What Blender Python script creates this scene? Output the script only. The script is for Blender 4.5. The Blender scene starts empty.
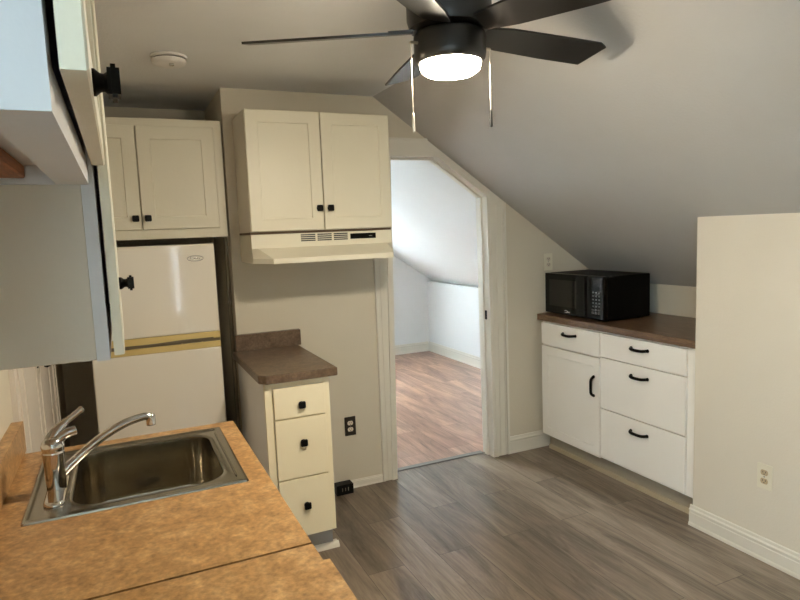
import bpy, bmesh, math, random
from mathutils import Vector, Matrix
random.seed(7)
PI = math.pi
sc = bpy.context.scene
COL = sc.collection

# ------------------------------------------------------------------ materials
def S(r, g, b):
    f = lambda c: (c/12.92 if c <= .04045 else ((c+.055)/1.055)**2.4)
    return (f(r/255), f(g/255), f(b/255), 1)

def mat(name):
    m = bpy.data.materials.new(name); m.use_nodes = True
    nt = m.node_tree; b = nt.nodes['Principled BSDF']
    return m, nt, b

def paint(name, col, rough=.5, bump=.0, bscale=60, var=.03, metal=0, spec=.5, vscale=6):
    m, nt, b = mat(name)
    N, L = nt.nodes, nt.links
    b.inputs['Roughness'].default_value = rough
    b.inputs['Metallic'].default_value = metal
    b.inputs['Specular IOR Level'].default_value = spec
    tc = N.new('ShaderNodeTexCoord')
    nz = N.new('ShaderNodeTexNoise'); nz.inputs['Scale'].default_value = vscale; nz.inputs['Detail'].default_value = 4
    L.new(tc.outputs['Object'], nz.inputs['Vector'])
    mx = N.new('ShaderNodeMix'); mx.data_type = 'RGBA'
    mx.inputs['A'].default_value = tuple(c*(1-var) for c in col[:3])+(1,)
    mx.inputs['B'].default_value = tuple(min(1, c*(1+var)) for c in col[:3])+(1,)
    L.new(nz.outputs['Fac'], mx.inputs['Factor']); L.new(mx.outputs['Result'], b.inputs['Base Color'])
    if bump:
        n2 = N.new('ShaderNodeTexNoise'); n2.inputs['Scale'].default_value = bscale; n2.inputs['Detail'].default_value = 3
        L.new(tc.outputs['Object'], n2.inputs['Vector'])
        bp = N.new('ShaderNodeBump'); bp.inputs['Strength'].default_value = bump; bp.inputs['Distance'].default_value = .01
        L.new(n2.outputs['Fac'], bp.inputs['Height']); L.new(bp.outputs['Normal'], b.inputs['Normal'])
    return m

def laminate(name, c0, c1, c2, stretch=(1, 1, 1), rough=.32):
    m, nt, b = mat(name); N, L = nt.nodes, nt.links
    tc = N.new('ShaderNodeTexCoord'); mp = N.new('ShaderNodeMapping'); mp.inputs['Scale'].default_value = stretch
    L.new(tc.outputs['Object'], mp.inputs['Vector'])
    a = N.new('ShaderNodeTexNoise'); a.inputs['Scale'].default_value = 20; a.inputs['Detail'].default_value = 8; a.inputs['Roughness'].default_value = .72
    L.new(mp.outputs['Vector'], a.inputs['Vector'])
    r = N.new('ShaderNodeValToRGB'); e = r.color_ramp.elements
    e[0].position = .34; e[0].color = c0; e[1].position = .66; e[1].color = c2
    x = e.new(.5); x.color = c1
    L.new(a.outputs['Fac'], r.inputs['Fac'])
    f = N.new('ShaderNodeTexNoise'); f.inputs['Scale'].default_value = 90; f.inputs['Detail'].default_value = 4
    L.new(mp.outputs['Vector'], f.inputs['Vector'])
    mx = N.new('ShaderNodeMix'); mx.data_type = 'RGBA'; mx.blend_type = 'OVERLAY'; mx.inputs['Factor'].default_value = .75
    L.new(r.outputs['Color'], mx.inputs['A']); L.new(f.outputs['Fac'], mx.inputs['B'])
    L.new(mx.outputs['Result'], b.inputs['Base Color'])
    b.inputs['Roughness'].default_value = rough
    return m

def planks(name, c1, c2, cm, grain, rough=.4, rowh=.18, length=1.22, contrast=.5):
    m, nt, b = mat(name); N, L = nt.nodes, nt.links
    tc = N.new('ShaderNodeTexCoord'); mp = N.new('ShaderNodeMapping'); mp.inputs['Rotation'].default_value = (0, 0, PI/2)
    L.new(tc.outputs['Object'], mp.inputs['Vector'])
    br = N.new('ShaderNodeTexBrick'); br.inputs['Scale'].default_value = 1
    br.inputs['Brick Width'].default_value = length; br.inputs['Row Height'].default_value = rowh
    br.inputs['Mortar Size'].default_value = .0012; br.inputs['Mortar Smooth'].default_value = .3
    br.offset = .37; br.offset_frequency = 2
    br.inputs['Color1'].default_value = c1; br.inputs['Color2'].default_value = c2; br.inputs['Mortar'].default_value = cm
    L.new(mp.outputs['Vector'], br.inputs['Vector'])
    # offset the grain from plank to plank
    sep = N.new('ShaderNodeSeparateColor'); L.new(br.outputs['Color'], sep.inputs['Color'])
    ml = N.new('ShaderNodeMath'); ml.operation = 'MULTIPLY'; ml.inputs[1].default_value = 83
    L.new(sep.outputs['Red'], ml.inputs[0])
    cb = N.new('ShaderNodeCombineXYZ'); L.new(ml.outputs[0], cb.inputs['Z'])
    ad = N.new('ShaderNodeVectorMath'); ad.operation = 'ADD'
    L.new(tc.outputs['Object'], ad.inputs[0]); L.new(cb.outputs['Vector'], ad.inputs[1])
    m2 = N.new('ShaderNodeMapping'); m2.inputs['Scale'].default_value = (5.5, .8, 1)
    L.new(ad.outputs['Vector'], m2.inputs['Vector'])
    g = N.new('ShaderNodeTexNoise'); g.inputs['Scale'].default_value = 1.3; g.inputs['Detail'].default_value = 9; g.inputs['Roughness'].default_value = .68; g.inputs['Distortion'].default_value = 1.2
    L.new(m2.outputs['Vector'], g.inputs['Vector'])
    r = N.new('ShaderNodeValToRGB'); e = r.color_ramp.elements
    e[0].position = .36; e[0].color = grain[0]; e[1].position = .62; e[1].color = grain[1]
    m3 = N.new('ShaderNodeMapping'); m3.inputs['Scale'].default_value = (60, 3.5, 1)
    L.new(ad.outputs['Vector'], m3.inputs['Vector'])
    g2 = N.new('ShaderNodeTexNoise'); g2.inputs['Scale'].default_value = 1.5; g2.inputs['Detail'].default_value = 4; g2.inputs['Distortion'].default_value = .6
    L.new(m3.outputs['Vector'], g2.inputs['Vector'])
    av = N.new('ShaderNodeMix'); av.data_type = 'FLOAT'; av.inputs['Factor'].default_value = .24
    L.new(g.outputs['Fac'], av.inputs['A']); L.new(g2.outputs['Fac'], av.inputs['B'])
    L.new(av.outputs['Result'], r.inputs['Fac'])
    mx = N.new('ShaderNodeMix'); mx.data_type = 'RGBA'; mx.blend_type = 'MULTIPLY'; mx.inputs['Factor'].default_value = contrast
    L.new(br.outputs['Color'], mx.inputs['A']); L.new(r.outputs['Color'], mx.inputs['B'])
    L.new(mx.outputs['Result'], b.inputs['Base Color'])
    b.inputs['Roughness'].default_value = rough
    bp = N.new('ShaderNodeBump'); bp.inputs['Strength'].default_value = .12; bp.inputs['Distance'].default_value = .004
    L.new(g.outputs['Fac'], bp.inputs['Height']); L.new(bp.outputs['Normal'], b.inputs['Normal'])
    return m

def emit(name, col, s):
    m, nt, b = mat(name)
    b.inputs['Base Color'].default_value = (.8, .8, .8, 1)
    b.inputs['Emission Color'].default_value = col; b.inputs['Emission Strength'].default_value = s
    return m

def brushed(name, col, rough, stretch):
    m, nt, b = mat(name); N, L = nt.nodes, nt.links
    b.inputs['Base Color'].default_value = col; b.inputs['Metallic'].default_value = 1
    tc = N.new('ShaderNodeTexCoord'); mp = N.new('ShaderNodeMapping'); mp.inputs['Scale'].default_value = stretch
    nz = N.new('ShaderNodeTexNoise'); nz.inputs['Scale'].default_value = 40; nz.inputs['Detail'].default_value = 3
    L.new(tc.outputs['Object'], mp.inputs['Vector']); L.new(mp.outputs['Vector'], nz.inputs['Vector'])
    mr = N.new('ShaderNodeMapRange'); mr.inputs['To Min'].default_value = rough*.75; mr.inputs['To Max'].default_value = rough*1.3
    L.new(nz.outputs['Fac'], mr.inputs['Value']); L.new(mr.outputs['Result'], b.inputs['Roughness'])
    return m

def glass(name):
    m, nt, b = mat(name)
    b.inputs['Base Color'].default_value = (.95, .98, 1, 1); b.inputs['Roughness'].default_value = .02
    b.inputs['Transmission Weight'].default_value = 1; b.inputs['IOR'].default_value = 1.02
    return m

M = {}
M['wall'] = paint('wall_paint', (.68, .62, .505, 1), .62, .10, 120, .02, spec=.3)
M['ceil'] = paint('ceiling_paint_lit', (.82, .825, .82, 1), .7, .15, 90, .03, spec=.2)  # same paint as the slope, lightened to stand for light on the flat part
M['slope'] = paint('ceiling_paint_shaded', (.55, .535, .51, 1), .7, .15, 90, .03, spec=.2)  # same ceiling paint, with the slope's shade put into the colour
M['wallright'] = paint('wall_paint_lit', (.76, .695, .585, 1), .62, .10, 120, .02, spec=.3)  # wall paint lightened: extra light on the right wall is in the colour
M['bedwall'] = paint('bedroom_paint', (.80, .80, .79, 1), .65, .1, 120, .015, spec=.3)
M['trim'] = paint('trim_paint', (.76, .72, .63, 1), .38, .04, 40, .02)
M['cab'] = paint('cabinet_cream', (.80, .75, .60, 1), .4, .05, 50, .02)
M['cabwhite'] = paint('cabinet_white', (.95, .92, .86, 1), .4, .05, 50, .02)
M['cabyellow'] = paint('cabinet_buttercream', (.91, .815, .59, 1), .4, .05, 50, .02)
M['cabpale'] = paint('cabinet_side_pale', (.88, .865, .85, 1), .5, .05, 60, .02)
M['cabgrey'] = paint('cabinet_side_greige_shaded', (.66, .61, .52, 1), .5, .05, 60, .02)  # greige sides; shade on the tall left cabinet's end is in this colour
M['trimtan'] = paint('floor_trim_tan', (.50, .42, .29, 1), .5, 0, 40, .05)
M['cabside'] = paint('cabinet_side_daylit', (.66, .67, .69, 1), .5, .05, 60, .03)  # cool daylight on the left cabinet ends is mixed into this colour
M['hood'] = paint('hood_almond', (.80, .755, .61, 1), .3, 0, 50, .01)
M['vent'] = paint('vent_dark', (.03, .028, .025, 1), .5)
M['black'] = paint('matte_black', (.006, .006, .006, 1), .42, spec=.12)
M['fan'] = paint('fan_black', (.010, .009, .008, 1), .36, 0, 50, .1)
M['fanblade'] = paint('fan_blade', (.010, .009, .008, 1), .3, .02, 30, .15)
M['gloss'] = paint('gloss_black', (.003, .003, .003, 1), .14, spec=.2)
M['mwbody'] = paint('microwave_case', (.003, .003, .003, 1), .5, spec=.12)
M['mwglass'] = paint('microwave_window', (.004, .005, .004, 1), .06)
M['fridge'] = paint('fridge_enamel', (.82, .765, .665, 1), .07, .03, 3.0, .01, vscale=2)
M['yellow'] = paint('yellowed_plastic', (.66, .50, .20, 1), .4, 0, 50, .06)
M['gasket'] = paint('grey_gasket', (.16, .13, .08, 1), .6)
M['chrome'] = paint('chrome', (.62, .60, .58, 1), .07, metal=1, var=.0)
M['steel'] = paint('sink_steel', (.36, .335, .28, 1), .22, metal=1, var=.02)
M['steelbowl'] = paint('bowl_steel', (.45, .41, .33, 1), .18, metal=1, var=.02)
M['silver'] = paint('silver_badge', (.62, .60, .57, 1), .25, metal=1, var=0)
M['lam'] = laminate('laminate_tan', S(148, 110, 66), S(170, 130, 82), S(190, 152, 104))
M['lam2'] = laminate('laminate_tan_small', S(86, 68, 52), S(106, 86, 67), S(124, 102, 80))
M['lamr'] = laminate('laminate_wood', S(86, 66, 49), S(110, 86, 65), S(130, 104, 80), (3, .35, 3))
M['lamedge'] = paint('laminate_seam', (.03, .015, .008, 1), .6)
M['floor'] = planks('floor_planks', S(166, 152, 137), S(132, 119, 105), S(60, 52, 45), (S(128, 119, 112), S(255, 252, 248)), .28, contrast=.9)
M['bedfloor'] = planks('bedroom_planks', S(198, 160, 136), S(180, 141, 118), S(80, 58, 48), (S(140, 124, 122), S(255, 250, 245)), .3, contrast=.95)
M['wood'] = laminate('raw_wood', S(120, 66, 34), S(148, 88, 50), S(165, 104, 62), (2, .2, 2), .5)
M['raw'] = paint('raw_edge', S(96, 76, 56), .6, 0, 50, .15)
M['plate'] = paint('outlet_ivory', (.80, .745, .60, 1), .35)
M['recep'] = paint('receptacle_tan', (.52, .40, .24, 1), .4, 0, 50, .15)
M['recepl'] = paint('receptacle_pale', (.70, .60, .48, 1), .4, 0, 50, .15)
M['brown'] = paint('outlet_dark_plate', (.022, .016, .011, 1), .3)
M['white'] = paint('white_plastic', (.80, .78, .74, 1), .4)
M['key'] = paint('key_print', (.14, .14, .135, 1), .4)
M['doorw'] = paint('door_paint', (.80, .73, .65, 1), .42, .03, 40, .02)
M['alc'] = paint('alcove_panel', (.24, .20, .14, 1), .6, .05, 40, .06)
M['brass'] = paint('chain_brass', (.80, .74, .62, 1), .3, metal=1, var=0)
M['thresh'] = paint('threshold_strip', (.17, .16, .15, 1), .45)
M['diff'] = emit('lamp_diffuser', (1, .87, .67, 1), 150)
M['glass'] = glass('window_glass')
M['toeshade'] = paint('toe_board_shaded', (.40, .35, .27, 1), .6)  # shadow under the niche cabinet doors is put into this brown
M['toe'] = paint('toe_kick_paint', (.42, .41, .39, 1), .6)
M['rubber'] = paint('drain_dark', (.05, .05, .05, 1), .4, metal=.6)

# ------------------------------------------------------------------ mesh helpers
class MB:
    def __init__(s): s.bm = bmesh.new()
    def _tag(s, vs): return vs
    def box(s, x0, x1, y0, y1, z0, z1, bev=0, seg=1):
        b = bmesh.new()
        bmesh.ops.create_cube(b, size=1)
        for v in b.verts:
            v.co = Vector((x0+(v.co.x+.5)*(x1-x0), y0+(v.co.y+.5)*(y1-y0), z0+(v.co.z+.5)*(z1-z0)))
        if bev: bmesh.ops.bevel(b, geom=list(b.edges), offset=bev, segments=seg, profile=.5, affect='EDGES')
        s.join(b); return s
    def join(s, b, mtx=None):
        if mtx is not None: b.transform(mtx)
        me = bpy.data.meshes.new('t'); b.to_mesh(me); b.free(); s.bm.from_mesh(me); bpy.data.meshes.remove(me)
    def prism(s, pts, axis, a, b_):
        """polygon pts (2D) extruded along axis; axis 'x': pts=(y,z); 'y': pts=(x,z); 'z': pts=(x,y)"""
        def P(p, t):
            return {'x': (t, p[0], p[1]), 'y': (p[0], t, p[1]), 'z': (p[0], p[1], t)}[axis]
        bm = bmesh.new()
        A = [bm.verts.new(P(p, a)) for p in pts]; B = [bm.verts.new(P(p, b_)) for p in pts]
        bm.faces.new(A); bm.faces.new(B[::-1])
        n = len(pts)
        for i in range(n): bm.faces.new((A[i], B[i], B[(i+1) % n], A[(i+1) % n]))
        bmesh.ops.recalc_face_normals(bm, faces=bm.faces)
        s.join(bm); return s
    def ring(s, outer, inner, axis, a, b_, closed=True):
        def P(p, t):
            return {'x': (t, p[0], p[1]), 'y': (p[0], t, p[1]), 'z': (p[0], p[1], t)}[axis]
        bm = bmesh.new(); n = len(outer)
        V = [[bm.verts.new(P(p, t)) for p in q] for q, t in ((outer, a), (outer, b_), (inner, b_), (inner, a))]
        rng = range(n if closed else n-1)
        for i in rng:
            j = (i+1) % n
            for k in range(4):
                bm.faces.new((V[k][i], V[(k+1) % 4][i], V[(k+1) % 4][j], V[k][j]))
        if not closed:
            bm.faces.new([V[k][0] for k in range(4)]); bm.faces.new([V[k][n-1] for k in range(4)])
        bmesh.ops.recalc_face_normals(bm, faces=bm.faces)
        s.join(bm); return s
    def tube(s, pts, r, seg=14, flat=1.0):
        pts = [Vector(p) for p in pts]; n = len(pts)
        if not hasattr(r, '__len__'): r = [r]*n
        bm = bmesh.new(); rings = []
        t0 = (pts[1]-pts[0]).normalized()
        up = Vector((0, 0, 1)) if abs(t0.z) < .9 else Vector((0, 1, 0))
        nrm = (up - t0*up.dot(t0)).normalized()
        for i, p in enumerate(pts):
            t = (pts[min(i+1, n-1)]-pts[max(i-1, 0)]).normalized()
            nrm = (nrm - t*nrm.dot(t)).normalized(); bn = t.cross(nrm)
            rings.append([bm.verts.new(p+(nrm*math.cos(a)*flat+bn*math.sin(a))*r[i]) for a in [2*PI*k/seg for k in range(seg)]])
        for i in range(n-1):
            for k in range(seg): bm.faces.new((rings[i][k], rings[i][(k+1) % seg], rings[i+1][(k+1) % seg], rings[i+1][k]))
        bm.faces.new(rings[0][::-1]); bm.faces.new(rings[-1])
        bmesh.ops.recalc_face_normals(bm, faces=bm.faces)
        s.join(bm); return s
    def lathe(s, prof, c, axis='z', seg=32):
        """prof: (r, h) pairs along axis from point c"""
        bm = bmesh.new(); rings = []
        for r, h in prof:
            R = []
            for k in range(seg):
                a = 2*PI*k/seg; u, v = r*math.cos(a), r*math.sin(a)
                R.append(bm.verts.new({'z': (u, v, h), 'x': (h, u, v), 'y': (v, h, u)}[axis]))
            rings.append(R)
        for i in range(len(rings)-1):
            for k in range(seg): bm.faces.new((rings[i][k], rings[i][(k+1) % seg], rings[i+1][(k+1) % seg], rings[i+1][k]))
        bm.faces.new(rings[0][::-1]); bm.faces.new(rings[-1])
        bmesh.ops.recalc_face_normals(bm, faces=bm.faces)
        s.join(bm, Matrix.Translation(c)); return s
    def add(s, fn, mtx):
        m = MB(); fn(m); me = bpy.data.meshes.new('t'); m.bm.to_mesh(me); m.bm.free()
        b = bmesh.new(); b.from_mesh(me); bpy.data.meshes.remove(me); s.join(b, mtx); return s

def base_loc(o):
    l = Vector((0, 0, 0))
    while o: l += o.location; o = o.parent
    return l

def obj(name, mb, m, parent=None, label=None, origin=None, angle=35):
    me = bpy.data.meshes.new(name)
    bm = mb.bm
    off = base_loc(parent) if parent else Vector(origin or (0, 0, 0))
    for v in bm.verts: v.co -= off
    bm.to_mesh(me); bm.free()
    me.materials.append(M[m] if isinstance(m, str) else m)
    for p in me.polygons: p.use_smooth = True
    me.set_sharp_from_angle(angle=math.radians(angle))
    o = bpy.data.objects.new(name, me); COL.objects.link(o)
    w = o.modifiers.new('weighted_normal', 'WEIGHTED_NORMAL'); w.keep_sharp = True; w.weight = 80
    if parent: o.parent = parent
    else: o.location = off
    if label: o['label'] = label
    return o

def thing(name, label, cat, loc=(0, 0, 0), group=None):
    o = bpy.data.objects.new(name, None); COL.objects.link(o)
    o.location = loc; o['label'] = label; o['category'] = cat; o.empty_display_size = .1
    if group: o['group'] = group
    return o

def tag(o, label, cat, group=None):
    o['label'] = label; o['category'] = cat
    if group: o['group'] = group
    return o

def struct(name, mb, m, parent=None, label=None, angle=35):
    o = obj(name, mb, m, parent, angle=angle)
    if not parent: o['kind'] = 'structure'
    if label: o['label'] = label
    return o

CZ = 2.305                                    # flat ceiling height
def slb(x): return .935+.655*(3.5-x)        # slope in the bedroom
def sl(x): return 2.31-.687*(x-1.40)          # height of the sloped ceiling
CX = 1.40+(2.31-CZ)/.687                      # x of the crease
YB = 3.37                                     # back wall of the kitchen
YD = 3.48                                     # bedroom side of it
XR = 2.52                                     # knee wall
XA = 3.12                                     # back of the cupboard niche
YN = 2.085                                    # near end of the niche

# ------------------------------------------------------------------ the setting
struct('floor', MB().box(-1.1, 3.2, -2.1, 3.475, -.05, 0).box(-.45, .66, 3.475, 4.1, -.05, 0), 'floor')
struct('bedroom_floor', MB().box(.66, 3.6, 3.475, 6.95, -.05, 0), 'bedfloor')
o = struct('threshold', MB().prism([(3.455, 0), (3.46, .006), (3.5, .006), (3.505, 0)], 'x', 1.481, 2.152), 'thresh')
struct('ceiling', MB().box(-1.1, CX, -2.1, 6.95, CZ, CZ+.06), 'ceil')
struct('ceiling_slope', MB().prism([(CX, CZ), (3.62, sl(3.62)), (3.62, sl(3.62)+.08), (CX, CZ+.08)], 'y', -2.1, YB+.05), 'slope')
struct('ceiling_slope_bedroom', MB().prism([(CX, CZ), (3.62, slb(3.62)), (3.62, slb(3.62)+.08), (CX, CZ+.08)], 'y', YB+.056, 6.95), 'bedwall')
# wall with the doorway
OL, OR, OT, OX, OZ = 1.482, 2.174, 1.982, 1.815, 1.735
OLb, ORb = 1.446, 2.187                       # the old frame leans: its feet

def wall_back(a, b):
    w = MB()
    w.prism([(.55, 0), (OLb, 0), (OL, OT), (OL, sl(OL)), (CX, CZ), (.55, CZ)], 'y', a, b)
    w.prism([(OL, OT), (OX, OT), (OR, OZ), (OR, sl(OR)), (OL, sl(OL))], 'y', a, b)
    w.prism([(ORb, 0), (XA+.08, 0), (XA+.08, sl(XA+.08)), (OR, sl(OR)), (OR, OZ)], 'y', a, b)
    return w
struct('wall_back', wall_back(YB, YB+.055), 'wall')
struct('wall_back_bedroom', MB().prism([(.66, 0), (OLb, 0), (OL, OT), (OL, slb(OL)), (CX, CZ), (.66, CZ)], 'y', YB+.055, YD)
       .prism([(OL, OT), (OX, OT), (OR, OZ), (OR, slb(OR)), (OL, slb(OL))], 'y', YB+.055, YD)
       .prism([(ORb, 0), (3.55, 0), (3.55, slb(3.55)), (OR, slb(OR)), (OR, OZ)], 'y', YB+.055, YD), 'bedwall')
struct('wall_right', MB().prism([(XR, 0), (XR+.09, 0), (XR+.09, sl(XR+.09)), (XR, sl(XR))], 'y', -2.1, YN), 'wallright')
struct('wall_niche', MB().prism([(XA, 0), (XA+.08, 0), (XA+.08, sl(XA+.08)), (XA, sl(XA))], 'y', YN-.08, YB), 'wall')
struct('wall_niche_end', MB().prism([(XR+.09, 0), (XA, 0), (XA, sl(XA)), (XR+.09, sl(XR+.09))], 'y', YN-.08, YN), 'wall')
# fridge alcove and left side
struct('wall_alcove_right', MB().box(.55, .66, YB+.055, 4.1, 0, CZ), 'wall')
struct('wall_alcove_back', MB().box(-.45, .55, 4.0, 4.1, 0, CZ), 'wall')
struct('wall_left', MB().box(-.45, -.35, .497, 4.0, 0, CZ), 'wall')
struct('wall_panel_left', MB().box(-.35, -.332, .497, 2.155, 0, CZ), 'wall')
WY = (-1.85, -.45, .85, 2.05)                 # window in the left wall, behind the viewer
lw = MB().box(-1.1, -1.0, -2.1, WY[0], 0, CZ).box(-1.1, -1.0, WY[1], .60, 0, CZ).box(-1.1, -1.0, WY[0], WY[1], 0, WY[2]).box(-1.1, -1.0, WY[0], WY[1], WY[3], CZ)
struct('wall_left_rear', lw, 'wall')
struct('wall_left_return', MB().box(-1.0, -.45, .497, .60, 0, CZ), 'wall')
# wall behind the camera with an added narrow slit that streaks the fridge door
YF = -2.0
def front_wall(y0, y1):
    w = MB()
    def seg(xa, xb, za, zb):
        if xb <= CX: w.box(xa, xb, y0, y1, za, zb)
    seg(-1.0, .64, 0, CZ)
    seg(.64, .675, 0, .55); seg(.64, .675, 1.5, CZ); seg(.675, CX, 0, CZ)
    w.prism([(CX, 0), (XR, 0), (XR, sl(XR)), (CX, CZ)], 'y', y0, y1)
    return w
struct('wall_front', front_wall(YF-.1, YF), 'wall')
def window(name, x0, x1, y0, y1, z0, z1, sash):
    f = struct(name, MB().ring([(x0, z0), (x1, z0), (x1, z1), (x0, z1)], [(x0+sash, z0+sash), (x1-sash, z0+sash), (x1-sash, z1-sash), (x0+sash, z1-sash)], 'y', y0, y1), 'trim')
    g = MB().box(x0+sash, x1-sash, (y0+y1)/2-.003, (y0+y1)/2+.003, z0+sash, z1-sash)
    struct('pane', g, 'glass', f)
    return f
w1 = struct('window_1', MB().ring([(WY[0], WY[2]), (WY[1], WY[2]), (WY[1], WY[3]), (WY[0], WY[3])], [(WY[0]+.04, WY[2]+.04), (WY[1]-.04, WY[2]+.04), (WY[1]-.04, WY[3]-.04), (WY[0]+.04, WY[3]-.04)], 'x', -1.08, -1.03), 'trim')
struct('pane', MB().box(-1.058, -1.052, WY[0]+.04, WY[1]-.04, WY[2]+.04, WY[3]-.04), 'glass', w1)
window('streak_slit', .64, .675, YF-.08, YF-.03, .55, 1.5, .003)  # added slit, out of view; its reflection is the fridge door highlight
# bedroom shell
XK = 3.5
struct('wall_bedroom_right', MB().box(XK, XK+.08, YD, 6.85, 0, slb(XK+.08)), 'bedwall')
bw = MB()
BW0, BW1, BZ0, BZ1 = 1.0, 2.1, .75, 1.72
bw.box(.66, BW0, 6.85, 6.95, 0, CZ); bw.box(BW0, BW1, 6.85, 6.95, 0, BZ0)
bw.prism([(BW0, BZ1), (BW1, BZ1), (BW1, slb(BW1)), (CX, CZ), (BW0, CZ)], 'y', 6.85, 6.95)
bw.prism([(BW1, 0), (3.55, 0), (3.55, slb(3.55)), (BW1, slb(BW1))], 'y', 6.85, 6.95)
struct('wall_bedroom_far', bw, 'bedwall')
window('window_3', BW0, BW1, 6.88, 6.93, BZ0, BZ1, .04)
struct('wall_bedroom_left', MB().box(.56, .66, 4.1, 6.95, 0, CZ), 'bedwall')

# baseboards
def bb_profile(h, t):
    return [(0, 0), (t, 0), (t, h*.08), (t*.9, h*.13), (t*.72, h*.17), (t*.70, h*.62), (t*.55, h*.65), (t*.55, h*.70), (t*.76, h*.74), (t*.76, h*.80), (t*.42, h*.86), (t*.34, h*.97), (t*.15, h), (0, h)]
p = bb_profile(.105, .018)
struct('baseboard_right', MB().prism([(XR-a, b) for a, b in p], 'y', YF, YN+.012), 'trim')
struct('baseboard_back', MB().prism([(YB-a, b) for a, b in bb_profile(.115, .016)], 'x', 2.297, 2.64), 'trim')
struct('baseboard_stove', MB().prism([(YB-a, b) for a, b in bb_profile(.048, .012)], 'x', .86, 1.366), 'trim')
struct('baseboard_bedroom', MB().prism([(6.85-a, b) for a, b in bb_profile(.12, .016)], 'x', .66, XK-.016)
       .prism([(XK-a, b) for a, b in bb_profile(.12, .016)], 'y', YD, 6.85), 'trim')
# doorway casing: face board, inner bead, outer band; then jamb liner and stop
SO = .004
inner = [(OL, 0), (OL, OT), (OX, OT), (OR, OZ), (OR, 0)]
zt = 2.068
def offs(d):       # inner polygon grown by d (approximate mitres)
    return [(OLb-d, 0), (OL-d, OT+d), (OX+d*.33, OT+d), (OR+d, OZ+d*.54), (ORb+d, 0)]
outer = [(1.367, 0), (1.367, zt), (1.40+(2.31-zt-.006)/.687, zt), (2.297, sl(2.297)-.006), (2.297, 0)]
cas = MB().ring(outer, offs(.004), 'y', YB-.010, YB, False)
cas.ring(offs(.020), offs(.004), 'y', YB-.020, YB-.0099, False)
def vstrip(x0, x1, y, ztop): cas.box(x0, x1, y, YB-.0099, 0.002, ztop, .001)
vstrip(2.226, 2.262, YB-.016, sl(2.262)-.05)
vstrip(2.268, 2.274, YB-.016, sl(2.274)-.03)
vstrip(2.280, 2.297, YB-.022, sl(2.297)-.008)
vstrip(1.367, 1.381, YB-.020, zt-.004)
vstrip(1.40, 1.436, YB-.014, OT+.02)
struct('trim_1', cas, 'trim')
struct('trim_2', MB().prism([(1.362, 2.066), (1.745, 2.066), (1.74, 2.074), (1.362, 2.074)], 'y', YB-.024, YB), 'trim')
jamb = MB().ring(offs(.004), offs(-.016), 'y', YB-.016, YD+.01, False)
jamb.ring(offs(-.016), offs(-.027), 'y', YB+.045, YB+.08, False)
j = struct('trim_3', jamb, 'trim')
struct('strike_plate', MB().box(OR-.0185, OR-.0158, YB+.012, YB+.036, .93, .99, .001), 'black', j, 'black latch plate set in the right jamb')
# casing on the bedroom side
struct('trim_4', MB().ring([(1.39, 0), (1.39, 2.04), (1.80, 2.03), (2.26, slb(2.26)-.01), (2.26, 0)], offs(.004), 'y', YD, YD+.015, False), 'trim')
# little cornice line of the niche end corner
# door in the left wall
dm = MB().box(-.35, -.338, 2.36, 3.36, .005, 2.03)
for z0, z1 in ((.25, 1.9),):
    for y0, y1 in ((2.47, 2.82), (2.90, 3.25)):
        dm.ring([(y0, z0), (y1, z0), (y1, z1), (y0, z1)], [(y0+.03, z0+.03), (y1-.03, z0+.03), (y1-.03, z1-.03), (y0+.03, z1-.03)], 'x', -.338, -.335)
dr = struct('door_1', dm, 'doorw')
kn = MB().lathe([(.028, 0), (.028, .006), (.012, .01), (.012, .022), (.026, .028), (.030, .038), (.024, .048), (.008, .051)], (-.338, 2.84, 1.06), 'x', 24)
struct('door_knob', kn, 'black', dr, 'round black door knob')
ct = MB()
for y0, y1 in ((2.24, 2.355), (3.365, 3.48)):
    ct.box(-.35, -.336, y0, y1, 0, 2.12); ct.box(-.336, -.331, y0+.006, y0+.022, 0, 2.12); ct.box(-.336, -.331, y1-.022, y1-.006, 0, 2.12)
ct.box(-.35, -.336, 2.24, 3.48, 2.035, 2.13)
struct('trim_5', ct, 'doorw')
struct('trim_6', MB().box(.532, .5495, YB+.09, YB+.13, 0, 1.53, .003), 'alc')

# ------------------------------------------------------------------ small hardware
def knob(parent, x, y, z, axis, s=1.15):
    """square black cabinet knob: flange, waist, square head. axis '-y' or '+x'"""
    m = MB()
    m.lathe([(.0115*s, 0), (.0115*s, .004), (.008*s, .008), (.0075*s, .011), (.010*s, .0145)], (0, 0, 0), 'z', 20)
    b = bmesh.new(); bmesh.ops.create_cube(b, size=1)
    for v in b.verts: v.co = Vector((v.co.x*.028*s, v.co.y*.028*s,   .0185+v.co.z*.010))
    bmesh.ops.bevel(b, geom=list(b.edges), offset=.003, segments=2, affect='EDGES'); m.join(b)
    R = Matrix.Rotation(PI/2, 4, 'X') if axis == '-y' else Matrix.Rotation(PI/2, 4, 'Y')
    m.bm.transform(Matrix.Translation((x, y, z)) @ R)
    return obj('knob', m, 'black', parent)

def pull(parent, x, y, z, vertical=False, L=.116):
    """arched black bar pull on a face looking to -x"""
    m = MB(); h = L/2; pts = []; rr = []
    for i in range(13):
        t = -1+i/6; pts.append((x-.005-.022*(1-abs(t)**6), t*h, -.004*(1-t*t))); rr.append(.0082)
    def place(q): return (q[0], y, z+q[1]) if vertical else (q[0], y+q[1], z+q[2]+.006)
    m.tube([place(q) for q in pts], rr, 12)
    for s in (-1, 1):
        c = (x, y, z+s*h) if vertical else (x, y+s*h, z+.006)
        m.lathe([(.0095, -.0015), (.0095, -.004), (.007, -.010)], (c[0], c[1], c[2]), 'x', 14)
    return obj('handle', m, 'black', parent)

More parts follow.
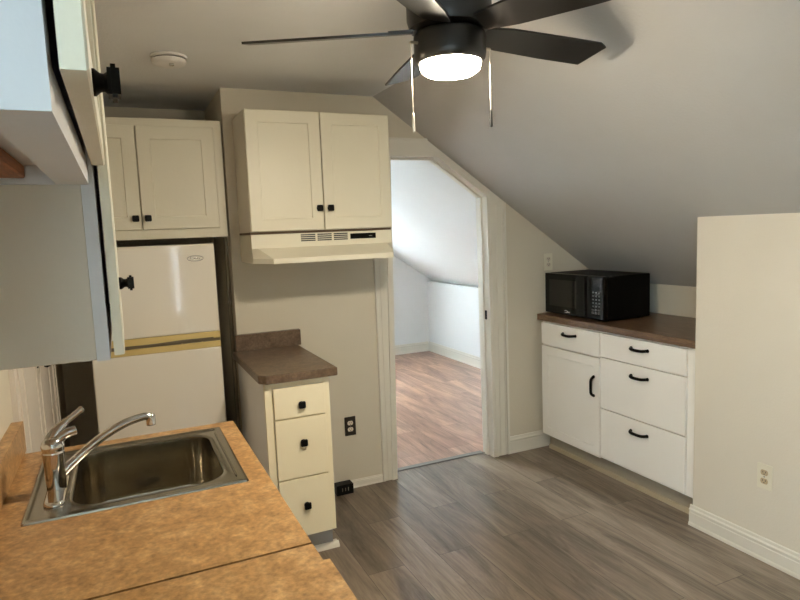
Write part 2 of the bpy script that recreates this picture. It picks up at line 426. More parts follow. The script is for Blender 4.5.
def shaker_y(x0, x1, z0, z1, yf, fw=.055, t=.019, rec=.005):
    """door with a sunk panel, face at y=yf looking to -y"""
    m = MB()
    o = [(x0, z0), (x1, z0), (x1, z1), (x0, z1)]
    i_ = [(x0+fw, z0+fw), (x1-fw, z0+fw), (x1-fw, z1-fw), (x0+fw, z1-fw)]
    i2 = [(x0+fw+.004, z0+fw+.004), (x1-fw-.004, z0+fw+.004), (x1-fw-.004, z1-fw-.004), (x0+fw+.004, z1-fw-.004)]
    e = .002
    oo = [(x0+e, z0+e), (x1-e, z0+e), (x1-e, z1-e), (x0+e, z1-e)]
    bm = bmesh.new()
    loops = [(o, yf+t), (o, yf+e), (oo, yf), (i_, yf), (i2, yf+rec)]
    V = [[bm.verts.new((p[0], y, p[1])) for p in q] for q, y in loops]
    for a in range(len(V)-1):
        for k in range(4): bm.faces.new((V[a][k], V[a][(k+1) % 4], V[a+1][(k+1) % 4], V[a+1][k]))
    bm.faces.new(V[-1]); bm.faces.new(V[0][::-1])
    bmesh.ops.recalc_face_normals(bm, faces=bm.faces)
    m.join(bm); return m
def shaker_x(y0, y1, z0, z1, xf, sign, fw=.055, t=.019, rec=.005):
    """same door, face at x=xf looking to sign*x"""
    m = shaker_y(y0, y1, z0, z1, 0, fw, t, rec)
    for v in m.bm.verts:
        a, b, c = v.co; v.co = (xf-sign*b, a, c)
    bmesh.ops.recalc_face_normals(m.bm, faces=m.bm.faces)
    return m

# ------------------------------------------------------------------ wall cabinets
# above the range hood
x0, x1, z0, z1 = .600, 1.357, 1.548, 2.142
t = thing('wall_cabinet', 'cream two-door wall cabinet mounted directly above the range hood', 'cabinet', ((x0+x1)/2, YB, z0))
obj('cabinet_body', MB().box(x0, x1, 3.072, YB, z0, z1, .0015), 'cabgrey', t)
obj('bottom_edge', MB().box(x0-.001, x1+.001, 3.074, YB, z0-.010, z0), 'raw', t, 'raw brown unpainted bottom edge')
xm = .978
for a, b, kx in ((x0+.002, xm-.0025, xm-.026), (xm+.0025, x1-.001, xm+.032)):
    d = obj('door', shaker_y(a, b, z0+.004, z1-.002, 3.05, .058), 'cab', t); knob(d, kx, 3.05, z0+.112, '-y')
# above the refrigerator
x0, x1, z0, z1 = -.30, .540, 1.535, 2.135
t = thing('wall_cabinet', 'cream framed two-door wall cabinet set above the refrigerator in the alcove', 'cabinet', ((x0+x1)/2, 3.7, z0))
obj('cabinet_body', MB().box(x0, x1, 3.395, 3.70, z0, z1), 'cab', t)
obj('face_frame', MB().ring([(x0, z0), (x1, z0), (x1, z1), (x0, z1)], [(x0+.04, z0+.045), (x1-.04, z0+.045), (x1-.04, z1-.04), (x0+.04, z1-.04)], 'y', 3.375, 3.395), 'cab', t)
for a, b, kx in ((x0+.035, .1195, .093), (.1245, x1-.042, .151)):
    d = obj('door', shaker_y(a, b, 1.583, 2.098, 3.366, .062), 'cab', t); knob(d, kx, 3.366, 1.64, '-y')
# left, over the counter: short near one and tall far one
XF, XD = -.034, -.008
t = thing('wall_cabinet', 'short wall cabinet at the upper left edge, nearest, with pale daylit end', 'cabinet', (-.18, .8, 1.622))
y0, y1 = .50, 1.108
b = MB().box(-.332, XF-.02, y0, y0+.018, 1.622, 2.29).box(-.332, XF-.02, y1-.018, y1, 1.622, 2.29).box(-.332, XF-.02, y0+.018, y1-.018, 1.650, 1.668).box(-.332, XF-.02, y0+.018, y1-.018, 2.27, 2.29).box(-.332, -.32, y0+.018, y1-.018, 1.668, 2.27)
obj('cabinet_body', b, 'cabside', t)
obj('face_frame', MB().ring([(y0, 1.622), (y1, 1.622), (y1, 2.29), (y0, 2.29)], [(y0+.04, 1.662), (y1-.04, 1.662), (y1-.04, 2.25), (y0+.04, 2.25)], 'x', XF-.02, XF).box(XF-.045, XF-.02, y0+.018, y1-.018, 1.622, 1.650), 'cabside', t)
d = obj('door', shaker_x(y0+.003, y1-.003, 1.652, 2.275, XD, 1, .05, .019, .006), 'cab', t)
knob(d, XD-.002, .60, 1.666, '+x', 1.0)
t = thing('wall_cabinet', 'tall wall cabinet at left above the sink counter, hanging lower than its neighbour', 'cabinet', (-.18, 1.4, 1.337))
XF, XD = -.026, -.003
y0, y1 = 1.113, 1.75
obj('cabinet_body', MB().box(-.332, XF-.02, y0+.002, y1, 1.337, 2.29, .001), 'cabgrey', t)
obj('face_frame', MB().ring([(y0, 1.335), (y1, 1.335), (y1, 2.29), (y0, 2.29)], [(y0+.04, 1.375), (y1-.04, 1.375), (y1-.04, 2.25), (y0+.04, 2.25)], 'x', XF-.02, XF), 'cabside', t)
for a, bb, ky in ((y0+.002, 1.429, 1.165), (1.434, y1, 1.70)):
    d = obj('door', shaker_x(a, bb, 1.342, 2.275, XD, 1, .05, .0165, .005), 'cab', t)
    if ky < 1.3: knob(d, XD, ky, 1.458, '+x', .92)
tag(obj('wood_cleat', MB().box(-.30, -.118, .52, 1.085, 1.630, 1.6495, .002), 'wood', origin=(-.2, .8, 1.630)), 'brown bare wood strip under the short wall cabinet at upper left', 'wood strip')

# ------------------------------------------------------------------ range hood
t = thing('range_hood', 'almond range hood under the two-door cabinet beside the doorway', 'range hood', (.978, YB, 1.395))
hx0, hx1 = .600, 1.355
sec = [(1.395, 0), (1.42, 0), (1.468, 1), (1.536, 1)]
def plan(k, ins=0):
    if k: return [(hx0+ins, YB), (hx0+ins, 3.062+ins), (hx0+.03, 3.06+ins), (hx1-.03, 3.06+ins), (hx1-ins, 3.062+ins), (hx1-ins, YB)]
    return [(hx0+ins, YB), (hx0+ins, 3.045+ins), (hx0+.066+ins*.5, 2.895+ins), (hx1-.066-ins*.5, 2.895+ins), (hx1-ins, 3.045+ins), (hx1-ins, YB)]
bm = bmesh.new()
V = [[bm.verts.new((x, y, 1.425)) for x, y in plan(0, .03)], [bm.verts.new((x, y, 1.395)) for x, y in plan(0, .012)]] + [[bm.verts.new((x, y, z)) for x, y in plan(k)] for z, k in sec]
for a in range(len(V)-1):
    for k in range(6): bm.faces.new((V[a][k], V[a][(k+1) % 6], V[a+1][(k+1) % 6], V[a+1][k]))
bm.faces.new(V[0]); bm.faces.new(V[-1][::-1]); bmesh.ops.recalc_face_normals(bm, faces=bm.faces)
m = MB(); m.join(bm); obj('hood_shell', m, 'hood', t, angle=15)
for k in range(3):
    xa = .850+k*.088
    g = MB()
    for r in range(4): g.box(xa, xa+.076, 3.0585, 3.0610, 1.495+r*.0098, 1.501+r*.0098)
    obj('vent_slots', g, 'vent', t)
cp = obj('control_panel', MB().box(1.117, 1.262, 3.0575, 3.0610, 1.497, 1.525, .001), 'gloss', t)
obj('panel_mark', MB().box(1.222, 1.240, 3.0568, 3.0576, 1.5085, 1.5125), 'key', cp)
obj('grease_filter', MB().box(.75, 1.2, 2.99, 3.2, 1.418, 1.4249), 'silver', t)

# ------------------------------------------------------------------ refrigerator
t = thing('refrigerator', 'white top-freezer refrigerator standing in the alcove past the sink counter', 'refrigerator', (.13, 3.5, 0))
fx0, fx1, fy = -.155, .440, 3.20
obj('cabinet_body', MB().box(fx0+.004, fx1-.004, fy+.062, 3.86, .03, 1.49, .006, 2), 'fridge', t)
for fx in (fx0+.05, fx1-.05):
    for fyy in (fy+.1, 3.8): obj('foot', MB().lathe([(.02, 0), (.02, .032)], (fx, fyy, 0), 'z', 12), 'black', t)
obj('kick_grille', MB().box(fx0+.01, fx1-.01, fy+.055, fy+.064, .03, .1), 'vent', t)
fd = obj('freezer_door', MB().box(fx0, fx1, fy, fy+.055, 1.058, 1.503, .008, 3), 'fridge', t)
obj('door_trim', MB().box(fx0, fx1, fy-.001, fy+.05, 1.024, 1.058, .003), 'yellow', fd, 'yellowed plastic trim strip')
rd = obj('fridge_door', MB().box(fx0, fx1, fy, fy+.055, .105, .978, .008, 3), 'fridge', t)
obj('door_trim', MB().box(fx0, fx1, fy-.001, fy+.05, .978, 1.009, .003), 'yellow', rd, 'yellowed plastic trim strip')
g = MB().box(fx0+.002, fx1-.002, fy+.008, fy+.05, 1.009, 1.024)
obj('gasket', g, 'gasket', t)
hd = MB().prism([(fx0, 1.008), (-.02, 1.008), (.12, 1.014), (.30, 1.022), (.405, 1.024), (.405, 1.030), (.26, 1.031), (.12, 1.025), (-.02, 1.020), (fx0, 1.019)], 'y', fy-.003, fy+.02)
obj('handle_recess', hd, 'gasket', fd)
hl = MB().tube([(.30+.05*math.cos(a), fy-.004, 1.013+.008*math.sin(a)) for a in [PI+PI*i/10 for i in range(11)]], .0022, 8)
obj('handle_lip', hl, 'yellow', rd)
# oval maker's badge with a tiny unreadable script
bd = MB()
bd.tube([(.345+.038*math.cos(a), fy-.001, 1.432+.013*math.sin(a)) for a in [2*PI*i/32 for i in range(33)]], .0018, 6)
for i, (hh, w) in enumerate(((.012, .004), (.007, .005), (.007, .005), (.010, .004), (.007, .005), (.006, .005))):
    bd.box(.322+i*.008, .322+i*.008+w, fy-.002, fy+.001, 1.428, 1.428+hh)
obj('badge', bd, 'silver', fd)

# ------------------------------------------------------------------ left worktop, sink, faucet
WX0, WX1, WT, TH = -.332, .306, .914, .038
WY0, WY1 = 1.149, 2.075
SX0, SX1, SY0, SY1 = -.245, .255, 1.525, 2.018
t = thing('worktop', 'tan mottled laminate worktop holding the steel sink at left', 'worktop', (0, 1.6, WT-TH))
hx = (SX0+.02, SX1-.02, SY0+.02, SY1-.02)
top = MB().ring([(WX0, WY0), (WX1, WY0), (WX1, WY1), (WX0, WY1)], [(hx[0], hx[2]), (hx[1], hx[2]), (hx[1], hx[3]), (hx[0], hx[3])], 'z', WT-TH, WT)
obj('top', top, 'lam', t)
obj('backsplash', MB().box(WX0, -.300, WY0, 2.105, WT+.0003, WT+.092, .001), 'lam', t)
t = thing('worktop', 'tan laminate worktop piece nearest the viewer, ahead of the dark seam', 'worktop', (0, .75, WT-TH))
obj('top', MB().prism([(WX0, .46), (WX1+.013, .46), (WX1+.013, 1.072), (WX1, 1.072), (WX1, WY0-.007), (WX0, WY0-.007)], 'z', WT-TH, WT), 'lam', t)
obj('backsplash', MB().box(WX0, -.300, .46, WY0-.007, WT+.0003, WT+.092, .001), 'lam', t)
obj('seam_strip', MB().box(WX0+.002, WX1-.001, WY0-.0068, WY0-.0002, WT-.03, WT-.003), 'lamedge', t, 'dark joint between the two worktop pieces')
# base cabinets below (open boxes)
for (a, b, lab) in ((WY0+.003, 2.055, 'white base cabinet under the tan worktop with the steel sink'), (.47, WY0-.008, 'white base cabinet under the tan worktop piece nearest the viewer')):
    t = thing('base_cabinet', lab, 'cabinet', (0, (a+b)/2, 0))
    c = MB().box(-.33, .268, a, a+.016, .1, WT-TH-.0005).box(-.33, .268, b-.016, b, .1, WT-TH-.0005).box(-.33, -.318, a+.016, b-.016, .1, WT-TH-.0005).box(-.318, .268, a+.016, b-.016, .1, .116)
    c.ring([(a, .1), (b, .1), (b, WT-TH-.0005), (a, WT-TH-.0005)], [(a+.04, .14), (b-.04, .14), (b-.04, .83), (a+.04, .83)], 'x', .268, .284)
    obj('cabinet_body', c, 'cabwhite', t)
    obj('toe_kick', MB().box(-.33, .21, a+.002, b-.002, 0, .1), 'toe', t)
    mid = (a+b)/2
    for u, v, ky in ((a+.02, mid-.002, mid-.03), (mid+.002, b-.02, mid+.03)):
        d = obj('door', shaker_x(u, v, .125, .85, .298, 1, .055, .0135), 'cabwhite', t); knob(d, .298, ky, .78, '+x')

def rrect(x0, x1, y0, y1, r, z, n=6):
    out = []
    for cx, cy, a0 in ((x1-r, y1-r, 0), (x0+r, y1-r, PI/2), (x0+r, y0+r, PI), (x1-r, y0+r, 1.5*PI)):
        for k in range(n+1):
            a = a0+PI/2*k/n; out.append((cx+r*math.cos(a), cy+r*math.sin(a), z))
    return out
t = thing('sink', 'stainless steel single-bowl drop-in sink set in the tan worktop', 'sink', (0, 1.77, WT))
bx0, bx1, by0, by1 = -.150, .208, SY0+.045, SY1-.042
def loops_mesh(loops, capend=True):
    bm = bmesh.new(); V = [[bm.verts.new(p) for p in l] for l in loops]; n = len(V[0])
    for a in range(len(V)-1):
        for k in range(n): bm.faces.new((V[a][k], V[a][(k+1) % n], V[a+1][(k+1) % n], V[a+1][k]))
    if capend: bm.faces.new(V[-1])
    return bm
rimz = WT+.0045
rim = loops_mesh([rrect(SX0, SX1, SY0, SY1, .006, WT+.0003), rrect(SX0+.002, SX1-.002, SY0+.002, SY1-.002, .006, rimz), rrect(SX0+.012, SX1-.012, SY0+.012, SY1-.012, .008, rimz+.001),
                  rrect(SX0+.018, SX1-.018, SY0+.018, SY1-.018, .012, rimz-.003), rrect(bx0-.012, bx1+.012, by0-.012, by1+.012, .078, rimz-.003), rrect(bx0-.006, bx1+.006, by0-.006, by1+.006, .074, rimz-.001), rrect(bx0, bx1, by0, by1, .070, rimz-.005), rrect(bx0, bx1, by0, by1, .070, WT+.0003), rrect(SX0, SX1, SY0, SY1, .006, WT+.0003)], False)
bmesh.ops.remove_doubles(rim, verts=rim.verts, dist=1e-6); bmesh.ops.recalc_face_normals(rim, faces=rim.faces)
m = MB(); m.join(rim); obj('rim', m, 'steel', t, angle=50)
def BL(d, r, z): return rrect(bx0+d, bx1-d, by0+d, by1-d, r, z, 10)
bowl = loops_mesh([BL(.0005, .070, rimz-.0052), BL(.003, .069, WT-.02), BL(.006, .068, WT-.140), BL(.011, .064, WT-.158), BL(.026, .05, WT-.170), BL(.07, .04, WT-.174), BL(.13, .03, WT-.176)])
shell = loops_mesh([BL(.13, .03, WT-.178), BL(.07, .04, WT-.176), BL(.024, .05, WT-.172), BL(.009, .064, WT-.159), BL(.004, .068, WT-.14), BL(.0005, .070, rimz-.0052)], False)
shell.faces.new(shell.verts[:44][::-1])
m = MB(); m.join(bowl); m.join(shell)
bmesh.ops.remove_doubles(m.bm, verts=m.bm.verts, dist=1e-6); bmesh.ops.recalc_face_normals(m.bm, faces=m.bm.faces)
obj('bowl', m, 'steelbowl', t, angle=70)
obj('drain', MB().lathe([(.043, .0), (.043, .003), (.034, .003), (.030, .001), (.006, .001), (.006, .004)], ((bx0+bx1)/2, (by0+by1)/2, WT-.176), 'z', 28), 'rubber', t)
# ledge ridge along the right rim
obj('rim_ridge', MB().box(.2295, .2325, SY0+.05, SY1-.05, rimz-.003, rimz+.0005, .001), 'steel', t)

# faucet
FX, FY, FZ = -.1865, 1.70, rimz-.0025
t = thing('faucet', 'chrome single-lever kitchen faucet standing on the left rim of the sink', 'faucet', (FX, FY, FZ))
pl = loops_mesh([rrect(FX-.023, FX+.023, FY-.105, FY+.105, .022, FZ+.0002), rrect(FX-.023, FX+.023, FY-.105, FY+.105, .022, FZ+.005), rrect(FX-.018, FX+.018, FY-.099, FY+.099, .017, FZ+.011)])
m = MB(); m.join(pl); obj('base_plate', m, 'chrome', t, angle=50)
bd = MB().lathe([(.0222, .008), (.0222, .018), (.0228, .032), (.0235, .060), (.0245, .085), (.0255, .100), (.0255, .103), (.0245, .104), (.0245, .108), (.0255, .112), (.0262, .118), (.024, .128), (.018, .137), (.008, .142)], (FX, FY, FZ), 'z', 32)
obj('body', bd, 'chrome', t, angle=60)
def arc(pts, n):       # Catmull-Rom through pts
    P = [Vector(p) for p in pts]; P = [2*P[0]-P[1]]+P+[2*P[-1]-P[-2]]; out = []
    for i in range(1, len(P)-2):
        for k in range(n):
            u = k/n; a, b, c, d = P[i-1:i+3]
            out.append(.5*((2*b)+(c-a)*u+(2*a-5*b+4*c-d)*u*u+(3*b-a-3*c+d)*u**3))
    out.append(P[-2]); return out
sp = arc([(FX+.008, FY+.004, FZ+0.038), (FX+.045, FY+.016, FZ+0.068), (FX+.105, FY+.035, FZ+0.108), (FX+.165, FY+.052, FZ+0.133), (FX+.210, FY+.066, FZ+0.140), (FX+.228, FY+.071, FZ+0.137)], 6)
obj('spout', MB().tube(sp, [.0125-.0028*i/(len(sp)-1) for i in range(len(sp))], 16), 'chrome', t, angle=60)
obj('aerator', MB().lathe([(.0115, -.020), (.0125, -.018), (.0125, .004), (.010, .010), (.004, .013)], (FX+.230, FY+.0716, FZ+0.133), 'z', 20), 'chrome', t, angle=50)
lv = arc([(FX-.004, FY, FZ+0.120), (FX+.004, FY+.006, FZ+0.142), (FX+.024, FY+.014, FZ+0.164), (FX+.052, FY+.024, FZ+0.182), (FX+.072, FY+.030, FZ+0.196)], 5)
n = len(lv)
obj('lever', MB().tube(lv, [.021-.0135*min(1, i/(n*.6)) for i in range(n-2)]+[.0085, .006], 16, .8), 'chrome', t, angle=60)
obj('lever_stub', MB().tube(arc([(FX+.004, FY-.002, FZ+0.122), (FX+.026, FY+.006, FZ+0.141), (FX+.052, FY+.014, FZ+0.146)], 5), [.015-.003*i/10 for i in range(11)], 16), 'chrome', t, angle=60)

# ------------------------------------------------------------------ narrow drawer cabinet by the stove gap
t = thing('drawer_cabinet', 'narrow cream three-drawer base cabinet against the back wall, beside the stove gap', 'cabinet', (.69, 3.0, 0))
cx0, cx1, cyf = .543, .845, 2.70
obj('cabinet_body', MB().box(cx0, cx0+.016, cyf+.018, YB-.002, .122, .8745).box(cx1-.016, cx1, cyf+.018, YB-.002, .122, .8745).box(cx0+.016, cx1-.016, cyf+.018, YB-.002, .122, .14).box(cx0+.016, cx1-.016, YB-.02, YB-.002, .14, .8745), 'cabpale', t)
obj('face_frame', MB().ring([(cx0, .122), (cx1, .122), (cx1, .8745), (cx0, .8745)], [(cx0+.035, .15), (cx1-.03, .15), (cx1-.03, .845), (cx0+.035, .845)], 'y', cyf, cyf+.018).box(cx0+.035, cx1-.03, cyf+.003, cyf+.018, .685, .715).box(cx0+.035, cx1-.03, cyf+.003, cyf+.018, .40, .43), 'cabyellow', t)
for a, b, kz in ((.7015, .844, .760), (.4155, .6955, .581), (.128, .4095, .279)):
    d = obj('drawer', MB().box(cx0+.036, cx1-.028, 2.683, 2.6995, a, b, .0035, 2), 'cabyellow', t); knob(d, .703, 2.683, kz, '-y')
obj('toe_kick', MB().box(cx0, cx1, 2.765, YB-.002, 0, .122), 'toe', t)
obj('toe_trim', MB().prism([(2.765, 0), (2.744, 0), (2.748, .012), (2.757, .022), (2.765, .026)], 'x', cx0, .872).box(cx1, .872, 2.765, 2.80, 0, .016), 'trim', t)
t = thing('worktop', 'small brown-tan laminate worktop with backsplash on the narrow drawer cabinet', 'worktop', (.69, 3.0, .875))
m = MB().prism([(.518, 3.35), (.518, 2.70), (.548, 2.662), (.878, 2.662), (.878, 3.35)], 'z', .875, .914)
bmesh.ops.bevel(m.bm, geom=list(m.bm.edges), offset=.003, segments=2, affect='EDGES')
obj('top', m, 'lam2', t)
obj('backsplash', MB().box(.535, .893, 3.332, YB-.001, .9145, 1.002, .001), 'lam2', t)

# ------------------------------------------------------------------ wide base cabinet in the niche
DX = 2.535                        # front of doors
t = thing('base_cabinet', 'white wide base cabinet with four drawers and a door, in the niche below the microwave', 'cabinet', (2.8, 2.7, 0))
ya, yb = 2.096, 3.315
zt = .9
obj('cabinet_body', MB().box(DX+.022, XA-.004, ya, ya+.018, .120, zt).box(DX+.022, XA-.004, yb-.018, yb, .120, zt).box(DX+.022, XA-.004, ya+.018, yb-.018, .120, .138).box(XA-.02, XA-.004, ya+.018, yb-.018, .138, zt), 'cabwhite', t)
obj('face_frame', MB().ring([(ya, .120), (yb, .120), (yb, zt), (ya, zt)], [(ya+.07, .14), (yb-.035, .14), (yb-.035, .87), (ya+.07, .87)], 'x', DX+.0195, DX+.022+.016).box(DX+.0195, DX+.038, 2.72, 2.78, .14, .87)
    .box(DX+.0225, DX+.038, ya+.035, yb-.035, .73, .76), 'cabwhite', t)
ym = 2.757
def slab(y0, y1, z0, z1):
    return MB().box(DX, DX+.019, y0, y1, z0, z1, .003, 2)
d = obj('drawer', slab(ym+.003, yb-.008, .742, .887), 'cabwhite', t); pull(d, DX, 3.025, .832)
d = obj('door', shaker_x(ym+.003, yb-.008, .122, .732, DX, -1, .055, .019, .004), 'cabwhite', t); pull(d, DX, 2.806, .556, True)
for a, b, hz in ((.748, .887, .832), (.438, .742, .676), (.135, .432, .360)):
    d = obj('drawer', slab(2.152, ym-.003, a, b), 'cabwhite', t); pull(d, DX, 2.452, hz)
obj('toe_kick', MB().box(2.606, 2.64, ya, yb, 0, .120), 'toeshade', t)
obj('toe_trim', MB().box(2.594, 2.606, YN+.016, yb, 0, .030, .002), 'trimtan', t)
t = thing('worktop', 'brown wood-grain laminate worktop in the niche carrying the microwave', 'worktop', (2.8, 2.7, .9))
obj('top', MB().box(2.522, XA-.001, YN+.004, 3.335, .9005, .940, .002), 'lamr', t)

# ------------------------------------------------------------------ microwave
mz = .9405
t = thing('microwave_oven', 'black countertop microwave oven on the worktop under the sloped ceiling', 'microwave', (2.78, 3.04, mz))
mx0, mx1, my0, my1, mh = 2.578, 2.950, 2.772, 3.318, 1.214
obj('case', MB().box(mx0+.035, mx1, my0, my1, mz+.010, mh, .006, 2), 'mwbody', t)
for a in (mx0+.07, mx1-.05):
    for b in (my0+.05, my1-.05): obj('foot', MB().lathe([(.014, 0), (.014, .011)], (a, b, mz), 'z', 12), 'black', t)
d = obj('door', MB().box(mx0, mx0+.034, my0+.150, my1, mz+.012, mh, .005, 2), 'gloss', t)
obj('window', MB().box(mx0-.0012, mx0+.004, my0+.235, my1-.045, mz+.06, mh-.04, .0005), 'mwglass', d)
obj('door_handle', MB().box(mx0-.006, mx0+.002, my0+.156, my0+.178, mz+.02, mh-.01, .002), 'gloss', d)
# small white swoosh mark at the foot of the door
bm_ = MB().tube([(mx0-.001, my0+.335+.016*math.cos(a), mz+.034+.007*math.sin(a)) for a in [PI*.2+1.5*PI*i/14 for i in range(15)]], .0018, 6)
for i in range(4): bm_.box(mx0-.002, mx0+.001, my0+.298+i*.008, my0+.303+i*.008, mz+.028, mz+.034)
obj('badge', bm_, 'white', d)
cp = obj('control_panel', MB().box(mx0, mx0+.034, my0, my0+.148, mz+.012, mh, .005, 2), 'gloss', t)
obj('display', MB().box(mx0-.001, mx0+.003, my0+.025, my0+.125, mh-.065, mh-.028, .0005), 'gloss', cp)
ks = MB()
for r in range(7):
    for c in range(3):
        w = .017 if r > 1 else .026
        ks.box(mx0-.0012, mx0+.002, my0+.030+c*.026, my0+.030+c*.026+w*.62, mz+.045+r*.021, mz+.045+r*.021+(.008 if r > 0 else .013))
obj('keypad', ks, 'key', cp)

# ------------------------------------------------------------------ ceiling fan
FC = Vector((.915, 1.60, CZ)); zb = 2.083
t = thing('ceiling_fan', 'black five-blade ceiling fan with lit round lamp and two pull chains', 'ceiling fan', FC)
def L(prof, name, m, ang=40): return obj(name, MB().lathe([(r, h-CZ) for r, h in prof], FC, 'z', 48), m, t, angle=ang)
L([(.085, CZ-.0005), (.085, 2.285), (.075, 2.262), (.06, 2.255)], 'canopy', 'fan')
L([(.06, 2.256), (.115, 2.245), (.122, 2.225), (.122, 2.125), (.114, 2.098), (.09, 2.090)], 'motor_housing', 'fan')
L([(.095, 2.089), (.098, 2.086), (.104, 2.078), (.104, 2.028), (.101, 2.012), (.092, 2.004), (.086, 2.004)], 'light_housing', 'fan')
L([(.0875, 2.0045), (.087, 1.994), (.083, 1.983), (.070, 1.974), (.045, 1.968), (.02, 1.966)], 'lamp_diffuser', 'diff', 80)
pit = math.radians(-15)
for k in range(5):
    a = math.radians(7+72*k)
    out = [(.105, -.040), (.20, -.055), (.40, -.062), (.568, -.066), (.605, -.052), (.592, .062), (.40, .062), (.20, .055), (.105, .040)]
    m = MB().prism(out, 'z', -.0035, .0035)
    m.bm.transform(Matrix.Translation((FC.x, FC.y, zb+.012)) @ Matrix.Rotation(a, 4, 'Z') @ Matrix.Rotation(pit, 4, 'X'))
    b = obj('blade', m, 'fanblade', t)
    m = MB().prism([(.06, -.022), (.16, -.030), (.175, -.02), (.175, .02), (.16, .030), (.06, .022)], 'z', .0036, .008)
    m.bm.transform(Matrix.Translation((FC.x, FC.y, zb+.012)) @ Matrix.Rotation(a, 4, 'Z') @ Matrix.Rotation(pit, 4, 'X'))
    obj('blade_bracket', m, 'fan', b)
for (px_, py_, ztop, zend, fobm, lab) in ((.790, 1.60, 2.052, 1.806, 'brass', 'pull chain with a brass end piece'), (1.050, 1.60, 2.055, 1.829, 'black', 'pull chain with a black end piece')):
    m = MB(); z = ztop
    s = -1 if px_ < FC.x else 1
    m.tube([(px_-s*.028, py_, ztop), (px_, py_, ztop), (px_+s*.001, py_, ztop-.004)], .0042, 10)
    m.tube([(px_, py_, ztop), (px_, py_, zend+.05)], .0011, 8)
    while z > zend+.052:
        bq = bmesh.new(); bmesh.ops.create_icosphere(bq, subdivisions=1, radius=.0019); m.join(bq, Matrix.Translation((px_, py_, z))); z -= .0055
    c = obj('pull_chain', m, 'brass', t, lab)
    obj('chain_fob', MB().lathe([(.0015, .052), (.004, .047), (.0042, .030), (.0048, .010), (.0045, .001), (.002, 0)], (px_, py_, zend), 'z', 14), fobm, c)

# ------------------------------------------------------------------ smoke detector
t = thing('smoke_detector', 'round white smoke detector on the flat ceiling near the fridge', 'smoke detector', (.262, 2.855, CZ))
obj('base', MB().lathe([(.072, -.0005), (.075, -.004), (.075, -.012), (.071, -.0135)], (.262, 2.855, CZ), 'z', 40), 'white', t)
obj('vent_gap', MB().lathe([(.066, -.0136), (.066, -.018)], (.262, 2.855, CZ), 'z', 40), 'vent', t)
obj('cover', MB().lathe([(.071, -.0181), (.071, -.026), (.066, -.034), (.052, -.040), (.03, -.042)], (.262, 2.855, CZ), 'z', 40), 'white', t)
obj('test_button', MB().lathe([(.010, -.040), (.010, -.049), (.007, -.051)], (.268, 2.818, CZ), 'z', 16), 'silver', t)

# ------------------------------------------------------------------ outlets
def outlet(name, label, c, axis, pm, rm, w=.070, h=.115, group=None):
    """duplex outlet; axis '-y' (on the back wall) or '-x' (on the knee wall)"""
    t = thing(name, label, 'outlet', c)
    X = Matrix.Translation(c) @ (Matrix.Identity(4) if axis == '-y' else Matrix.Rotation(-PI/2, 4, 'Z'))
    def put(nm, m, mm, par): m.bm.transform(X); return obj(nm, m, mm, par)
    m = MB().box(-w/2, w/2, -.006, -.0002, -h/2, h/2, .003, 2); put('cover_plate', m, pm, t)
    for s in (-1, 1):
        m = MB().prism([(.0165*math.cos(a)*1.05, s*.0195+max(-.0125, min(.0125, .0165*math.sin(a)))) for a in [2*PI*k/24 for k in range(24)]], 'y', -.0075, -.0058)
        r = put('receptacle', m, rm, t)
        m = MB().box(-.0075, -.0052, -.0082, -.0070, s*.0195-.001, s*.0195+.007).box(.0052, .0075, -.0082, -.0070, s*.0195-.001, s*.0195+.007).lathe([(.0026, -.0082), (.0026, -.0070)], (0, 0, s*.0195-.007), 'y', 10)
        put('slots', m, 'vent', r)
    put('screw', MB().lathe([(.0032, -.0072), (.0032, -.0058)], (0, 0, 0), 'y', 10), 'silver', t)
outlet('wall_outlet', 'dark brown outlet on the back wall right of the drawer cabinet', (1.172, YB, .384), '-y', 'brown', 'recepl')
outlet('wall_outlet', 'ivory outlet low on the right knee wall, above the baseboard', (XR, 1.713, .387), '-x', 'plate', 'recep')
outlet('wall_outlet', 'pale outlet on the back wall just behind the microwave', (2.645, YB, 1.282), '-y', 'plate', 'recepl')
t = thing('range_receptacle', 'black box receptacle on the floor against the back wall in the stove gap', 'receptacle', (1.11, YB-.05, 0))
obj('housing', MB().box(1.045, 1.150, YB-.078, YB-.0125, 0.001, .062, .005, 2), 'black', t)
m = MB()
for dx in (-.018, 0, .018): m.box(1.098+dx-.002, 1.098+dx+.002, YB-.0795, YB-.0775, .024, .044)
obj('slots', m, 'gasket', t)

# ------------------------------------------------------------------ light
w = bpy.data.worlds.new('World'); sc.world = w; w.use_nodes = True
bg = w.node_tree.nodes['Background']
sky = w.node_tree.nodes.new('ShaderNodeTexSky'); sky.sky_type = 'NISHITA'
sky.sun_disc = False; sky.sun_elevation = math.radians(40); sky.sun_rotation = math.radians(120)
w.node_tree.links.new(sky.outputs['Color'], bg.inputs['Color']); bg.inputs['Strength'].default_value = .2

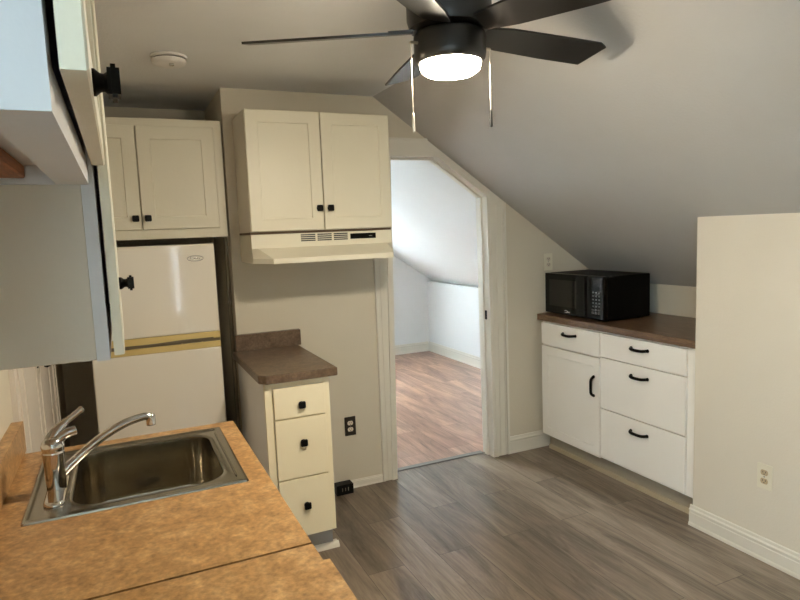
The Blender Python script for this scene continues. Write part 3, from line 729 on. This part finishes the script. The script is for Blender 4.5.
def area(name, loc, rot, sx, sy, power, col):
    l = bpy.data.lights.new(name, 'AREA'); l.shape = 'RECTANGLE'; l.size = sx; l.size_y = sy; l.energy = power; l.color = col
    o = bpy.data.objects.new(name, l); COL.objects.link(o); o.location = loc; o.rotation_euler = rot
    return o
# daylight at the window panes, and a lamp at the added slit
area('daylight_kitchen', (-1.12, (WY[0]+WY[1])/2, (WY[2]+WY[3])/2), (PI/2, 0, -PI/2), WY[1]-WY[0]-.08, WY[3]-WY[2]-.08, 27, (.72, .90, 1))
area('fridge_streak_lamp', (.6575, YF-.12, 1.02), (PI/2, 0, 0), .03, .9, 4, (.8, .9, 1))  # added lamp behind the slit, only for the fridge highlight
area('daylight_bedroom', ((BW0+BW1)/2, 6.97, (BZ0+BZ1)/2), (-PI/2, 0, 0), 1.0, .9, 64, (.80, .94, 1))

# ------------------------------------------------------------------ camera
def cam_matrix(p, r, y):
    cp, sp, cr, sr, cy, sy = math.cos(p), math.sin(p), math.cos(r), math.sin(r), math.cos(y), math.sin(y)
    Ry = Matrix(((cy, -sy, 0), (sy, cy, 0), (0, 0, 1))); Rp = Matrix(((1, 0, 0), (0, cp, -sp), (0, sp, cp))); Rr = Matrix(((cr, 0, sr), (0, 1, 0), (-sr, 0, cr)))
    return Ry @ Rp @ Rr
R = cam_matrix(math.radians(-6.44955448), math.radians(2.20352782), math.radians(-24.43444337))
cd = bpy.data.cameras.new('camera'); cam = bpy.data.objects.new('camera', cd); COL.objects.link(cam)
cd.sensor_width = 36; cd.lens = 612.969*36/800; cd.clip_start = .02
right, fwd, up = R.col[0], R.col[1], R.col[2]
Mx = Matrix.Identity(4)
for i in range(3): Mx[i][0], Mx[i][1], Mx[i][2] = right[i], up[i], -fwd[i]
Mx.translation = (0, 0, 1.53)
cam.matrix_world = Mx
sc.camera = cam

vs = sc.view_settings
sc.display_settings.display_device = 'sRGB'
vs.view_transform = 'Standard'; vs.look = 'None'; vs.gamma = 1; vs.use_curve_mapping = False
vs.exposure = 1.0
